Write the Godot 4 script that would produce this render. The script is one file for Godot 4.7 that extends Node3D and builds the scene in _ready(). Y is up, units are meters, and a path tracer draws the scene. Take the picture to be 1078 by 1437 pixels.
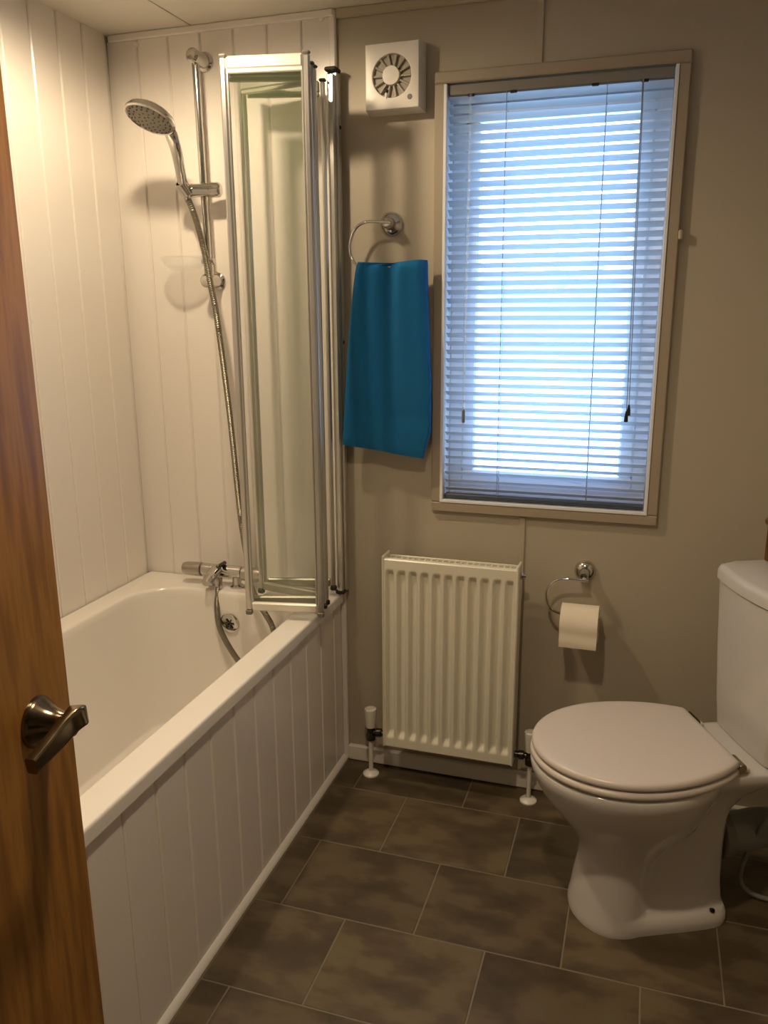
extends Node3D
# A small holiday-home bathroom: bath with folding screen, window with venetian blind, radiator, toilet, door ajar.
# World: back wall at z = 0, room towards +z, floor at y = 0, bath front panel at x = 0. Metres.

# ---------------------------------------------------------------- mesh builder
class MB:
	var p := PackedVector3Array()

	func tri(a: Vector3, b: Vector3, c: Vector3) -> void:
		p.append(a); p.append(b); p.append(c)

	func quad(a: Vector3, b: Vector3, c: Vector3, d: Vector3) -> void:
		tri(a, b, c); tri(a, c, d)

	# turns the triangles from index s on so that they face outwards (clockwise seen from outside)
	func fix(s: int) -> void:
		var m := Vector3.ZERO
		for i in range(s, p.size()): m += p[i]
		m /= maxf(1.0, p.size() - s)
		var v := 0.0
		for i in range(s, p.size(), 3):
			v += (p[i] - m).dot((p[i + 1] - m).cross(p[i + 2] - m))
		if v > 0.0:
			for i in range(s, p.size(), 3):
				var t := p[i + 1]; p[i + 1] = p[i + 2]; p[i + 2] = t

	func box(c: Vector3, size: Vector3, ch := 0.0, xf := Transform3D()) -> void:
		var s := p.size()
		var h := size / 2.0
		if ch <= 0.0:
			var k := []
			for i in 8:
				k.append(xf * (c + Vector3(h.x * (1 if i & 1 else -1), h.y * (1 if i & 2 else -1), h.z * (1 if i & 4 else -1))))
			for f in [[0, 1, 3, 2], [4, 6, 7, 5], [0, 4, 5, 1], [2, 3, 7, 6], [0, 2, 6, 4], [1, 5, 7, 3]]:
				quad(k[f[0]], k[f[1]], k[f[2]], k[f[3]])
			fix(s)
			return
		ch = minf(ch, minf(h.x, minf(h.y, h.z)) * 0.98)
		var inn := h - Vector3(ch, ch, ch)
		var P := func(sx: int, sy: int, sz: int, ax: int) -> Vector3:
			var v := Vector3(sx * inn.x, sy * inn.y, sz * inn.z)
			if ax == 0: v.x = sx * h.x
			elif ax == 1: v.y = sy * h.y
			else: v.z = sz * h.z
			return xf * (c + v)
		var sg := [-1, 1]
		var out := func(a: Vector3, b: Vector3, d: Vector3) -> void:
			var mid := xf * c
			if (d - a).cross(b - a).dot((a + b + d) / 3.0 - mid) > 0.0: tri(a, b, d)
			else: tri(a, d, b)
		for q in sg:
			for f in [[P.call(q, -1, -1, 0), P.call(q, 1, -1, 0), P.call(q, 1, 1, 0), P.call(q, -1, 1, 0)],
					[P.call(-1, q, -1, 1), P.call(1, q, -1, 1), P.call(1, q, 1, 1), P.call(-1, q, 1, 1)],
					[P.call(-1, -1, q, 2), P.call(1, -1, q, 2), P.call(1, 1, q, 2), P.call(-1, 1, q, 2)]]:
				out.call(f[0], f[1], f[2]); out.call(f[0], f[2], f[3])
		for a in sg:
			for b in sg:
				for f in [[P.call(a, b, -1, 0), P.call(a, b, 1, 0), P.call(a, b, 1, 1), P.call(a, b, -1, 1)],
						[P.call(-1, a, b, 1), P.call(1, a, b, 1), P.call(1, a, b, 2), P.call(-1, a, b, 2)],
						[P.call(a, -1, b, 0), P.call(a, 1, b, 0), P.call(a, 1, b, 2), P.call(a, -1, b, 2)]]:
					out.call(f[0], f[1], f[2]); out.call(f[0], f[2], f[3])
				for d in sg:
					out.call(P.call(a, b, d, 0), P.call(a, b, d, 1), P.call(a, b, d, 2))

	# rings of equal count joined to a skin; caps close the two ends by a fan about their middle
	func loft(rings: Array, cap0 := true, cap1 := true, closed := true) -> void:
		var s := p.size()
		var n: int = rings[0].size()
		for i in rings.size() - 1:
			var a: PackedVector3Array = rings[i]
			var b: PackedVector3Array = rings[i + 1]
			for j in (n if closed else n - 1):
				var k := (j + 1) % n
				quad(a[j], a[k], b[k], b[j])
		if cap0: cap(rings[0], true)
		if cap1: cap(rings[-1], false)
		fix(s)

	func cap(r: PackedVector3Array, first: bool) -> void:
		var m := Vector3.ZERO
		for v in r: m += v
		m /= r.size()
		for j in r.size():
			var k := (j + 1) % r.size()
			if first: tri(m, r[k], r[j])
			else: tri(m, r[j], r[k])

	# profile of (radius, height) pairs turned about the axis `d` through `o`
	func lathe(o: Vector3, d: Vector3, prof: Array, n := 24, cap0 := true, cap1 := true) -> void:
		var b := MB.frame(d)
		var rings := []
		for q in prof:
			var r := PackedVector3Array()
			for j in n:
				var a := TAU * j / n
				r.append(o + b.y * q[1] + (b.x * cos(a) + b.z * sin(a)) * maxf(q[0], 0.00005))
			rings.append(r)
		loft(rings, cap0, cap1)

	static func frame(d: Vector3) -> Basis:
		var y := d.normalized()
		var x := y.cross(Vector3.UP if absf(y.y) < 0.9 else Vector3.RIGHT).normalized()
		return Basis(x, y, x.cross(y).normalized())

	# round tube along a path; radius may swing between r and r2 (ribbed hose)
	func tube(path: PackedVector3Array, r: float, n := 10, r2 := -1.0) -> void:
		var rings := []
		var up := MB.frame(path[1] - path[0]).x
		for i in path.size():
			var t := (path[mini(i + 1, path.size() - 1)] - path[maxi(i - 1, 0)]).normalized()
			up = (up - t * up.dot(t)).normalized()
			var w := t.cross(up)
			var rr := r if r2 < 0.0 or i % 2 == 0 else r2
			var ring := PackedVector3Array()
			for j in n:
				var a := TAU * j / n
				ring.append(path[i] + (up * cos(a) + w * sin(a)) * rr)
			rings.append(ring)
		var s := p.size()
		for i in rings.size() - 1:
			for j in n:
				var k := (j + 1) % n
				quad(rings[i][j], rings[i + 1][j], rings[i + 1][k], rings[i][k])
		cap(rings[0], false); cap(rings[-1], true)
		var a0: Vector3 = rings[0][0]; var b0: Vector3 = rings[1][0]; var c0: Vector3 = rings[1][1]
		if (c0 - a0).cross(b0 - a0).dot(a0 - path[0]) < 0.0:
			for i in range(s, p.size(), 3):
				var t2 := p[i + 1]; p[i + 1] = p[i + 2]; p[i + 2] = t2

	# flat outline (x, y of xf) pushed along z of xf by depth
	func extrude(poly: PackedVector2Array, xf: Transform3D, depth: float) -> void:
		var s := p.size()
		var ix := Geometry2D.triangulate_polygon(poly)
		for i in range(0, ix.size(), 3):
			var a := poly[ix[i]]; var b := poly[ix[i + 1]]; var c := poly[ix[i + 2]]
			var A := Vector3(a.x, a.y, 0); var B := Vector3(b.x, b.y, 0); var C := Vector3(c.x, c.y, 0)
			if (b - a).cross(c - a) < 0.0:
				var t := B; B = C; C = t
			var D := Vector3(0, 0, depth)
			tri(xf * A, xf * B, xf * C)
			tri(xf * (A + D), xf * (C + D), xf * (B + D))
		var ccw := not Geometry2D.is_polygon_clockwise(poly)
		for i in poly.size():
			var a := poly[i]; var b := poly[(i + 1) % poly.size()]
			if not ccw:
				var t := a; a = b; b = t
			quad(xf * Vector3(a.x, a.y, 0), xf * Vector3(a.x, a.y, depth), xf * Vector3(b.x, b.y, depth), xf * Vector3(b.x, b.y, 0))
		fix(s)

	func mesh(inv: Transform3D, crease := 40.0) -> ArrayMesh:
		var n := p.size() / 3
		var fn := PackedVector3Array(); fn.resize(n)
		var fu := PackedVector3Array(); fu.resize(n)
		var at := {}
		var v := PackedVector3Array(); v.resize(p.size())
		for i in p.size(): v[i] = inv * p[i]
		for f in n:
			var c := (v[f * 3 + 2] - v[f * 3]).cross(v[f * 3 + 1] - v[f * 3])
			fn[f] = c
			fu[f] = c.normalized()
			for k in 3:
				var key := Vector3i((v[f * 3 + k] * 20000.0).round())
				if not at.has(key): at[key] = PackedInt32Array()
				at[key].append(f)
		var cosine := cos(deg_to_rad(crease))
		var nn := PackedVector3Array(); nn.resize(p.size())
		for f in n:
			for k in 3:
				var sum := Vector3.ZERO
				for g in at[Vector3i((v[f * 3 + k] * 20000.0).round())]:
					if fu[g].dot(fu[f]) >= cosine: sum += fn[g]
				nn[f * 3 + k] = sum.normalized() if sum.length_squared() > 1e-30 else fu[f]
		var arr := []
		arr.resize(Mesh.ARRAY_MAX)
		arr[Mesh.ARRAY_VERTEX] = v
		arr[Mesh.ARRAY_NORMAL] = nn
		var m := ArrayMesh.new()
		m.add_surface_from_arrays(Mesh.PRIMITIVE_TRIANGLES, arr)
		return m

# ---------------------------------------------------------------- scene helpers
var frames := {}
var used := {}
var M := {}

func numbered(n: String) -> String:
	used[n] = used.get(n, -1) + 1
	return n if used[n] == 0 else "%s_%03d" % [n, used[n]]

# a Node3D at the thing's base; its children are its parts
func thing(called: String, label: String, category: String, xf := Transform3D(), group := "") -> Node3D:
	var o := Node3D.new()
	o.name = numbered(called)
	add_child(o, true)
	o.transform = xf
	frames[o] = xf
	o.set_meta("label", label)
	if category: o.set_meta("category", category)
	if group: o.set_meta("group", group)
	return o

func setting(called: String, label: String, at := Vector3.ZERO) -> Node3D:
	var o := Node3D.new()
	o.name = called
	add_child(o, true)
	o.position = at
	frames[o] = Transform3D(Basis(), at)
	o.set_meta("kind", "structure")
	o.set_meta("label", label)
	return o

# one named mesh under `parent`; `mb` in world coordinates, or in the thing's own when local
func part(mb: MB, called: String, m: Material, parent: Node3D, local := false, crease := 40.0) -> MeshInstance3D:
	var o := MeshInstance3D.new()
	o.name = called
	o.mesh = mb.mesh(Transform3D() if local else (frames[parent] as Transform3D).affine_inverse(), crease)
	o.material_override = m
	parent.add_child(o, true)
	frames[o] = frames[parent]
	return o

# a part that is only a frame for its own pieces
func thing_part(called: String, parent: Node3D) -> Node3D:
	var o := Node3D.new()
	o.name = called
	parent.add_child(o, true)
	frames[o] = frames[parent]
	return o

func place(mesh: Mesh, called: String, m: Material, parent: Node3D, at: Vector3) -> MeshInstance3D:
	var o := MeshInstance3D.new()
	o.name = called
	o.mesh = mesh
	o.material_override = m
	parent.add_child(o, true)
	o.position = at
	return o

func mat(called: String, c: Color, rough := 0.5, metal := 0.0) -> StandardMaterial3D:
	var m := StandardMaterial3D.new()
	m.resource_name = called
	m.albedo_color = c
	m.roughness = rough
	m.metallic = metal
	M[called] = m
	return m

func noise_tex(sd: int, freq: float, size := 512, ramp: Array = [], octaves := 4) -> NoiseTexture2D:
	var n := FastNoiseLite.new()
	n.seed = sd
	n.frequency = freq
	n.noise_type = FastNoiseLite.TYPE_SIMPLEX_SMOOTH
	n.fractal_octaves = octaves
	var t := NoiseTexture2D.new()
	t.width = size; t.height = size
	t.seamless = true
	t.noise = n
	if ramp:
		var g := Gradient.new()
		var off := PackedFloat32Array(); var col := PackedColorArray()
		for r in ramp:
			off.append(r[0]); col.append(r[1])
		g.offsets = off; g.colors = col
		t.color_ramp = g
	return t

func triplanar(m: StandardMaterial3D, scale: Vector3, world := false, offset := Vector3.ZERO) -> void:
	m.uv1_triplanar = true
	m.uv1_world_triplanar = world
	m.uv1_scale = scale
	m.uv1_offset = offset

func curve(pts: Array, step := 0.006) -> PackedVector3Array:
	var c := Curve3D.new()
	c.bake_interval = step
	for i in pts.size():
		var a: Vector3 = pts[maxi(i - 1, 0)]
		var b: Vector3 = pts[mini(i + 1, pts.size() - 1)]
		var t := (b - a) / 6.0
		c.add_point(pts[i], -t, t)
	return c.get_baked_points()

func round_rect(x0: float, x1: float, y: float, z0: float, z1: float, r: float, k := 8) -> PackedVector3Array:
	var o := PackedVector3Array()
	for q in [[x1 - r, z1 - r, 0.0], [x0 + r, z1 - r, 90.0], [x0 + r, z0 + r, 180.0], [x1 - r, z0 + r, 270.0]]:
		for i in k + 1:
			var a := deg_to_rad(q[2] + 90.0 * i / k)
			o.append(Vector3(q[0] + r * cos(a), y, q[1] + r * sin(a)))
	return o

func ceiling_spot(called: String, at: Vector3, energy: float, tint: Color, half_angle: float, soft: float) -> void:
	var s := SpotLight3D.new()
	s.name = called
	add_child(s, true)
	s.position = at
	s.rotation = Vector3(-PI / 2, 0, 0)
	s.spot_angle = half_angle
	s.spot_angle_attenuation = soft
	s.spot_range = 8.0
	s.spot_attenuation = 2.0
	s.light_size = 0.035
	s.light_energy = energy
	s.light_color = tint
	s.shadow_enabled = true

const CEIL := 2.075

func _ready() -> void:
	# ---- camera
	var cam := Camera3D.new()
	cam.name = "camera"
	add_child(cam)
	cam.position = Vector3(0.8093, 1.3553, 2.1403)
	cam.rotation = Vector3(-0.2449, 0.3106, -0.0062)
	cam.fov = 63.944
	cam.near = 0.05
	cam.current = true
	# ---- sky and exposure
	var sky := ProceduralSkyMaterial.new()
	sky.sky_top_color = Color(0.58, 0.77, 1.0)
	sky.sky_horizon_color = Color(0.92, 0.97, 0.93)
	sky.ground_bottom_color = Color(0.35, 0.38, 0.36)
	sky.ground_horizon_color = Color(0.72, 0.80, 0.84)
	sky.sky_energy_multiplier = 2.55
	sky.ground_energy_multiplier = 1.4
	var env := Environment.new()
	env.background_mode = Environment.BG_SKY
	env.sky = Sky.new()
	env.sky.sky_material = sky
	env.tonemap_mode = Environment.TONE_MAPPER_LINEAR
	env.tonemap_exposure = 1.1
	env.sdfgi_enabled = true
	env.ssao_enabled = true
	env.ssil_enabled = true
	var we := WorldEnvironment.new()
	we.name = "environment"
	we.environment = env
	add_child(we)
	# ---- the two ceiling downlights (warm)
	var warm := Color(1.0, 0.90, 0.75)
	ceiling_spot("spot_over_bath", Vector3(-0.21, CEIL - 0.014, 0.60), 0.84, warm, 89.0, 0.46)
	ceiling_spot("spot_over_floor", Vector3(0.52, CEIL - 0.014, 1.34), 1.10, warm, 78.0, 1.0)

	materials()
	room()
	bath()
	screen()
	shower()
	window()
	outside()
	radiator()
	toilet()
	door()
	fittings()

# ---------------------------------------------------------------- materials
func materials() -> void:
	mat("taupe_wall", Color(0.70, 0.66, 0.585), 0.55)
	mat("taupe_trim", Color(0.70, 0.655, 0.575), 0.5)
	mat("surround_brown", Color(0.64, 0.59, 0.515), 0.5)
	mat("white_cladding", Color(0.90, 0.875, 0.845), 0.22)
	mat("white_trim", Color(0.90, 0.88, 0.85), 0.3)
	mat("ceiling_white", Color(0.87, 0.85, 0.81), 0.6)
	mat("acrylic", Color(0.91, 0.89, 0.86), 0.16)
	mat("ceramic", Color(0.79, 0.775, 0.76), 0.12)
	mat("seat_plastic", Color(0.81, 0.775, 0.75), 0.3)
	mat("enamel", Color(0.89, 0.87, 0.80), 0.3)
	mat("white_plastic", Color(0.88, 0.86, 0.82), 0.35)
	mat("upvc", Color(0.92, 0.93, 0.95), 0.3)
	mat("chrome", Color(0.80, 0.79, 0.77), 0.10, 1.0)
	mat("dark_chrome", Color(0.36, 0.35, 0.34), 0.2, 1.0)
	mat("satin", Color(0.72, 0.70, 0.66), 0.3, 1.0)
	mat("handle_chrome", Color(0.50, 0.45, 0.37), 0.16, 1.0)
	mat("nickel", Color(0.62, 0.57, 0.49), 0.26, 1.0)
	mat("aluminium", Color(0.80, 0.79, 0.76), 0.28, 0.9)
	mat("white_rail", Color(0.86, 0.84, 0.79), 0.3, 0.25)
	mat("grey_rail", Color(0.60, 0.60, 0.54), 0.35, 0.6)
	mat("black_rubber", Color(0.10, 0.09, 0.08), 0.6)
	mat("grey_plastic", Color(0.45, 0.43, 0.40), 0.45)
	mat("grille_grey", Color(0.62, 0.59, 0.53), 0.45)
	mat("grille_blade", Color(0.68, 0.655, 0.60), 0.4)
	mat("nozzle_face", Color(0.52, 0.50, 0.46), 0.4, 0.3)
	mat("hose_steel", Color(0.55, 0.53, 0.48), 0.4, 1.0)
	mat("paper", Color(0.90, 0.86, 0.78), 0.9)
	mat("card", Color(0.50, 0.40, 0.28), 0.9)
	mat("grout", Color(0.48, 0.44, 0.375), 0.7)
	mat("pipe_grey", Color(0.50, 0.50, 0.49), 0.4)
	mat("cord", Color(0.55, 0.58, 0.62), 0.8)
	mat("headrail_grey", Color(0.52, 0.50, 0.47), 0.4)
	mat("bottom_rail_grey", Color(0.27, 0.31, 0.38), 0.4)
	mat("dark_gap", Color(0.08, 0.07, 0.06), 0.8)
	var sl := mat("slat_blue", Color(0.82, 0.86, 0.89), 0.4)
	sl.backlight_enabled = true
	sl.backlight = Color(0.30, 0.35, 0.42)
	var g := mat("screen_glass", Color(0.62, 0.72, 0.50, 0.022), 0.02)
	g.metallic_specular = 0.35
	g.transparency = BaseMaterial3D.TRANSPARENCY_ALPHA
	var wg := mat("window_glass", Color(0.9, 0.97, 1.0, 0.03), 0.02)
	wg.transparency = BaseMaterial3D.TRANSPARENCY_ALPHA
	var cp := mat("clear_plastic", Color(0.95, 0.95, 0.92, 0.14), 0.08)
	cp.transparency = BaseMaterial3D.TRANSPARENCY_ALPHA
	# wood: long vertical grain
	var w := mat("wood", Color(1, 1, 1), 0.42)
	w.albedo_texture = noise_tex(11, 0.012, 1024, [[0.0, Color(0.44, 0.29, 0.115)], [0.35, Color(0.52, 0.35, 0.145)], [0.5, Color(0.56, 0.385, 0.165)], [0.66, Color(0.60, 0.42, 0.185)], [1.0, Color(0.50, 0.34, 0.14)]], 5)
	triplanar(w, Vector3(3.6, 0.34, 3.6), false, Vector3(0.13, 0.31, 0.7))
	var bw := mat("dark_wood", Color(1, 1, 1), 0.5)
	bw.albedo_texture = noise_tex(5, 0.015, 256, [[0.0, Color(0.28, 0.18, 0.06)], [0.5, Color(0.38, 0.25, 0.09)], [1.0, Color(0.45, 0.31, 0.13)]])
	triplanar(bw, Vector3(9, 2, 9))
	# slate-look vinyl tiles, four tones that share one cloudy texture
	var tt := noise_tex(23, 0.006, 1024, [[0.0, Color(0.66, 0.60, 0.51)], [0.42, Color(0.82, 0.76, 0.65)], [0.62, Color(0.97, 0.91, 0.77)], [1.0, Color(1, 0.97, 0.84)]], 5)
	var tb := noise_tex(31, 0.05, 512, [], 4)
	for i in 4:
		var t := mat("tile_%d" % i, [Color(0.375, 0.345, 0.31), Color(0.40, 0.37, 0.335), Color(0.36, 0.335, 0.305), Color(0.415, 0.385, 0.345)][i], 0.48)
		t.albedo_texture = tt
		t.heightmap_enabled = true
		t.heightmap_texture = tb
		t.heightmap_scale = 0.012
		triplanar(t, Vector3(0.8, 0.8, 1.5), true, Vector3(0.37 * i, 0, 0.21 * i))
	var tw := mat("towel_teal", Color(0.0, 0.40, 0.62), 0.95)
	tw.rim_enabled = true
	tw.rim = 0.2
	tw.rim_tint = 0.8
	tw.heightmap_enabled = true
	tw.heightmap_texture = noise_tex(3, 0.16, 512, [], 2)
	tw.heightmap_scale = 0.25
	triplanar(tw, Vector3(7, 7, 7))
	var gr := mat("grass", Color(1, 1, 1), 0.9)
	gr.albedo_texture = noise_tex(8, 0.03, 512, [[0.0, Color(0.60, 0.70, 0.40)], [1.0, Color(0.80, 0.86, 0.60)]])
	triplanar(gr, Vector3(0.3, 0.3, 0.3), true)
	var hd := mat("hedge_green", Color(1, 1, 1), 0.9)
	hd.albedo_texture = noise_tex(9, 0.04, 512, [[0.0, Color(0.58, 0.66, 0.44)], [1.0, Color(0.78, 0.84, 0.60)]])
	triplanar(hd, Vector3(0.4, 0.4, 0.4), true)
	mat("paving", Color(0.84, 0.84, 0.82), 0.9)
	var lamp := mat("lamp_glow", Color(1, 0.95, 0.85), 0.4)
	lamp.emission_enabled = true
	lamp.emission = Color(1.0, 0.90, 0.75)
	lamp.emission_energy_multiplier = 3.0

# ---------------------------------------------------------------- room
func board_mesh(width: float, length: float) -> ArrayMesh:
	# cladding board, width along x, length along y, face towards +z with a bevelled edge and a recessed tongue
	var mb := MB.new()
	var w := width
	var poly := PackedVector2Array([Vector2(0, -0.009), Vector2(w, -0.009), Vector2(w, -0.0045), Vector2(w - 0.003, -0.0045), Vector2(w - 0.003, -0.003), Vector2(w - 0.0065, 0), Vector2(0.0035, 0), Vector2(0, -0.003)])
	mb.extrude(poly, Transform3D(Basis(Vector3(1, 0, 0), Vector3(0, 0, 1), Vector3(0, 1, 0)), Vector3.ZERO), length)
	return mb.mesh(Transform3D(), 25.0)

func room() -> void:
	# floor: grout-coloured slab with staggered tiles
	var fl := setting("floor", "dark slate-look tiled floor with pale joints")
	var mb := MB.new()
	mb.box(Vector3(0.3, -0.0515, 1.45), Vector3(2.2, 0.1, 3.3))
	part(mb, "grout_bed", M.grout, fl)
	var T := 0.3223
	var D := 0.2503
	var z0 := 0.402
	var tx := 0.3939
	var rng := RandomNumberGenerator.new()
	rng.seed = 4
	var shapes := {}
	for r in range(-2, 11):
		var za := maxf(z0 + r * D, 0.0)
		var zb := minf(z0 + (r + 1) * D, 3.0)
		if zb - za < 0.01: continue
		var k0 := tx + (T / 2.0 if posmod(r, 2) == 1 else 0.0)
		for c in range(-3, 5):
			var xa := maxf(k0 + c * T, 0.004)
			var xb := minf(k0 + (c + 1) * T, 1.32)
			if xb - xa < 0.012: continue
			var key := Vector2i(roundi((xb - xa) * 1000), roundi((zb - za) * 1000))
			if not shapes.has(key):
				var q := MB.new()
				q.box(Vector3(0, -0.002, 0), Vector3(xb - xa - 0.0036, 0.004, zb - za - 0.0036), 0.0010)
				shapes[key] = q.mesh(Transform3D(), 50.0)
			place(shapes[key], "floor_tile", M["tile_%d" % rng.randi_range(0, 3)], fl, Vector3((xa + xb) / 2, rng.randf_range(-0.0003, 0.0), (za + zb) / 2))
	# back wall with the window opening
	var wb := setting("wall_back", "taupe panelled back wall with white shower cladding at its left")
	var ox0 := 0.280; var ox1 := 0.834; var oy0 := 0.831; var oy1 := 1.889
	for q in [[-0.80, ox0, -0.12, 2.18], [ox1, 1.45, -0.12, 2.18], [ox0, ox1, -0.12, oy0], [ox0, ox1, oy1, 2.18]]:
		mb = MB.new()
		mb.box(Vector3((q[0] + q[1]) / 2, (q[2] + q[3]) / 2, -0.062), Vector3(q[1] - q[0], q[3] - q[2], 0.116))
		part(mb, "wall_panel", M.taupe_wall, wb)
	for s in [[1.910, 2.05], [0.05, 0.806]]:
		mb = MB.new()
		mb.box(Vector3(0.512, (s[0] + s[1]) / 2, -0.0025), Vector3(0.017, s[1] - s[0], 0.006), 0.0015)
		part(mb, "joint_strip", M.taupe_trim, wb)
	var pitch := 0.0967
	var bl := 1.515
	var full := board_mesh(pitch, bl)
	place(board_mesh(0.0845, bl), "cladding_board", M.white_cladding, wb, Vector3(-0.085, 0.545, 0.0055))
	for i in 6:
		place(full, "cladding_board", M.white_cladding, wb, Vector3(-0.085 - pitch * (i + 1), 0.545, 0.0055))
	mb = MB.new()
	for s in [Vector3(-0.569, 2.046, 0.0058), Vector3(-0.032, 2.058, 0.0058)]:
		mb = MB.new()
		mb.lathe(s, Vector3(0, 0, 1), [[0.008, -0.002], [0.008, 0.001], [0.0065, 0.003], [0.003, 0.0042], [0.0, 0.0045]], 14)
		part(mb, "screw_cap", M.white_trim, wb)
	# left wall
	var wl := setting("wall_left", "white tongue-and-groove clad wall beside the bath")
	mb = MB.new()
	mb.box(Vector3(-0.725, 1.03, 1.45), Vector3(0.12, 2.3, 3.3))
	part(mb, "wall_panel", M.white_trim, wl)
	var lb := board_mesh(0.1, CEIL - 0.545)
	for i in 21:
		var o := place(lb, "cladding_board", M.white_cladding, wl, Vector3(-0.6555, 0.545, 0.12 + 0.1 * i))
		o.rotation.y = PI / 2
		o.position.z = 0.12 + 0.1 * i
	# right wall, partition with the doorway, hall end
	var wr := setting("wall_right", "plain taupe wall behind the toilet")
	mb = MB.new()
	mb.box(Vector3(1.38, 1.03, 1.45), Vector3(0.12, 2.3, 3.3))
	part(mb, "wall_panel", M.taupe_wall, wr)
	var wf := setting("wall_front", "partition with the doorway")
	for q in [[Vector3(-0.175, 1.03, 2.11), Vector3(0.99, 2.3, 0.06)], [Vector3(1.235, 1.03, 2.11), Vector3(0.21, 2.3, 0.06)], [Vector3(0.725, 2.08, 2.11), Vector3(0.81, 0.2, 0.06)]]:
		mb = MB.new()
		mb.box(q[0], q[1])
		part(mb, "wall_panel", M.taupe_wall, wf)
	var wh := setting("wall_hall", "hall wall opposite the doorway")
	mb = MB.new()
	mb.box(Vector3(0.3, 1.03, 3.06), Vector3(2.2, 2.3, 0.12))
	part(mb, "wall_panel", M.taupe_wall, wh)
	var wn := setting("wall_end", "boxed end of the bath alcove")
	mb = MB.new()
	mb.box(Vector3(-0.33, 1.03, 1.89), Vector3(0.65, 2.3, 0.37))
	part(mb, "wall_panel", M.white_trim, wn)
	# ceiling of large boards with narrow joints
	var ce := setting("ceiling", "pale ceiling of wide boards")
	mb = MB.new()
	mb.box(Vector3(0.3, CEIL + 0.06, 1.45), Vector3(2.2, 0.1, 3.3))
	part(mb, "ceiling_deck", M.ceiling_white, ce)
	for s in [[-0.665, -0.402], [-0.398, 0.51], [0.514, 1.32]]:
		mb = MB.new()
		mb.box(Vector3((s[0] + s[1]) / 2, CEIL + 0.005, 1.45), Vector3(s[1] - s[0], 0.01, 3.1), 0.001)
		part(mb, "ceiling_board", M.ceiling_white, ce)
	# trims
	var t1 := setting("trim_1", "white trim along the ceiling over the bath")
	mb = MB.new()
	mb.box(Vector3(-0.327, CEIL - 0.009, 0.006), Vector3(0.656, 0.018, 0.016), 0.003)
	part(mb, "ceiling_trim", M.white_cladding, t1)
	var t2 := setting("trim_2", "narrow taupe trim along the ceiling above the window")
	mb = MB.new()
	mb.box(Vector3(0.66, CEIL - 0.011, 0.002), Vector3(1.31, 0.022, 0.012), 0.003)
	part(mb, "ceiling_trim", M.taupe_trim, t2)
	var t3 := setting("trim_3", "white upright edge trim of the shower cladding")
	mb = MB.new()
	mb.box(Vector3(-0.0035, CEIL / 2.0, 0.003), Vector3(0.017, CEIL - 0.002, 0.014), 0.003)
	part(mb, "edge_trim", M.white_trim, t3)
	var bb := setting("baseboard_back", "low white skirting under the radiator")
	mb = MB.new()
	mb.box(Vector3(0.66, 0.026, 0.003), Vector3(1.31, 0.05, 0.016), 0.004)
	part(mb, "skirting", M.white_trim, bb)
	var br := setting("baseboard_right", "low white skirting of the right wall")
	mb = MB.new()
	mb.box(Vector3(1.313, 0.026, 1.05), Vector3(0.016, 0.05, 2.06), 0.004)
	part(mb, "skirting", M.white_trim, br)
	# downlights
	for q in [[Vector3(-0.21, CEIL, 0.60), "round recessed ceiling downlight above the bath"], [Vector3(0.52, CEIL, 1.34), "round recessed ceiling downlight above the middle of the floor"]]:
		var d := thing("downlight", q[1], "light", Transform3D(Basis(), q[0]), "ceiling downlights")
		mb = MB.new()
		mb.lathe(q[0], Vector3(0, -1, 0), [[0.030, -0.001], [0.042, -0.001], [0.043, 0.003], [0.036, 0.007], [0.030, 0.005]], 32, false, false)
		part(mb, "bezel", M.chrome, d)
		mb = MB.new()
		mb.lathe(q[0], Vector3(0, -1, 0), [[0.031, 0.0], [0.031, 0.003], [0.0, 0.004]], 32)
		part(mb, "lens", M.lamp_glow, d)

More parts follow.
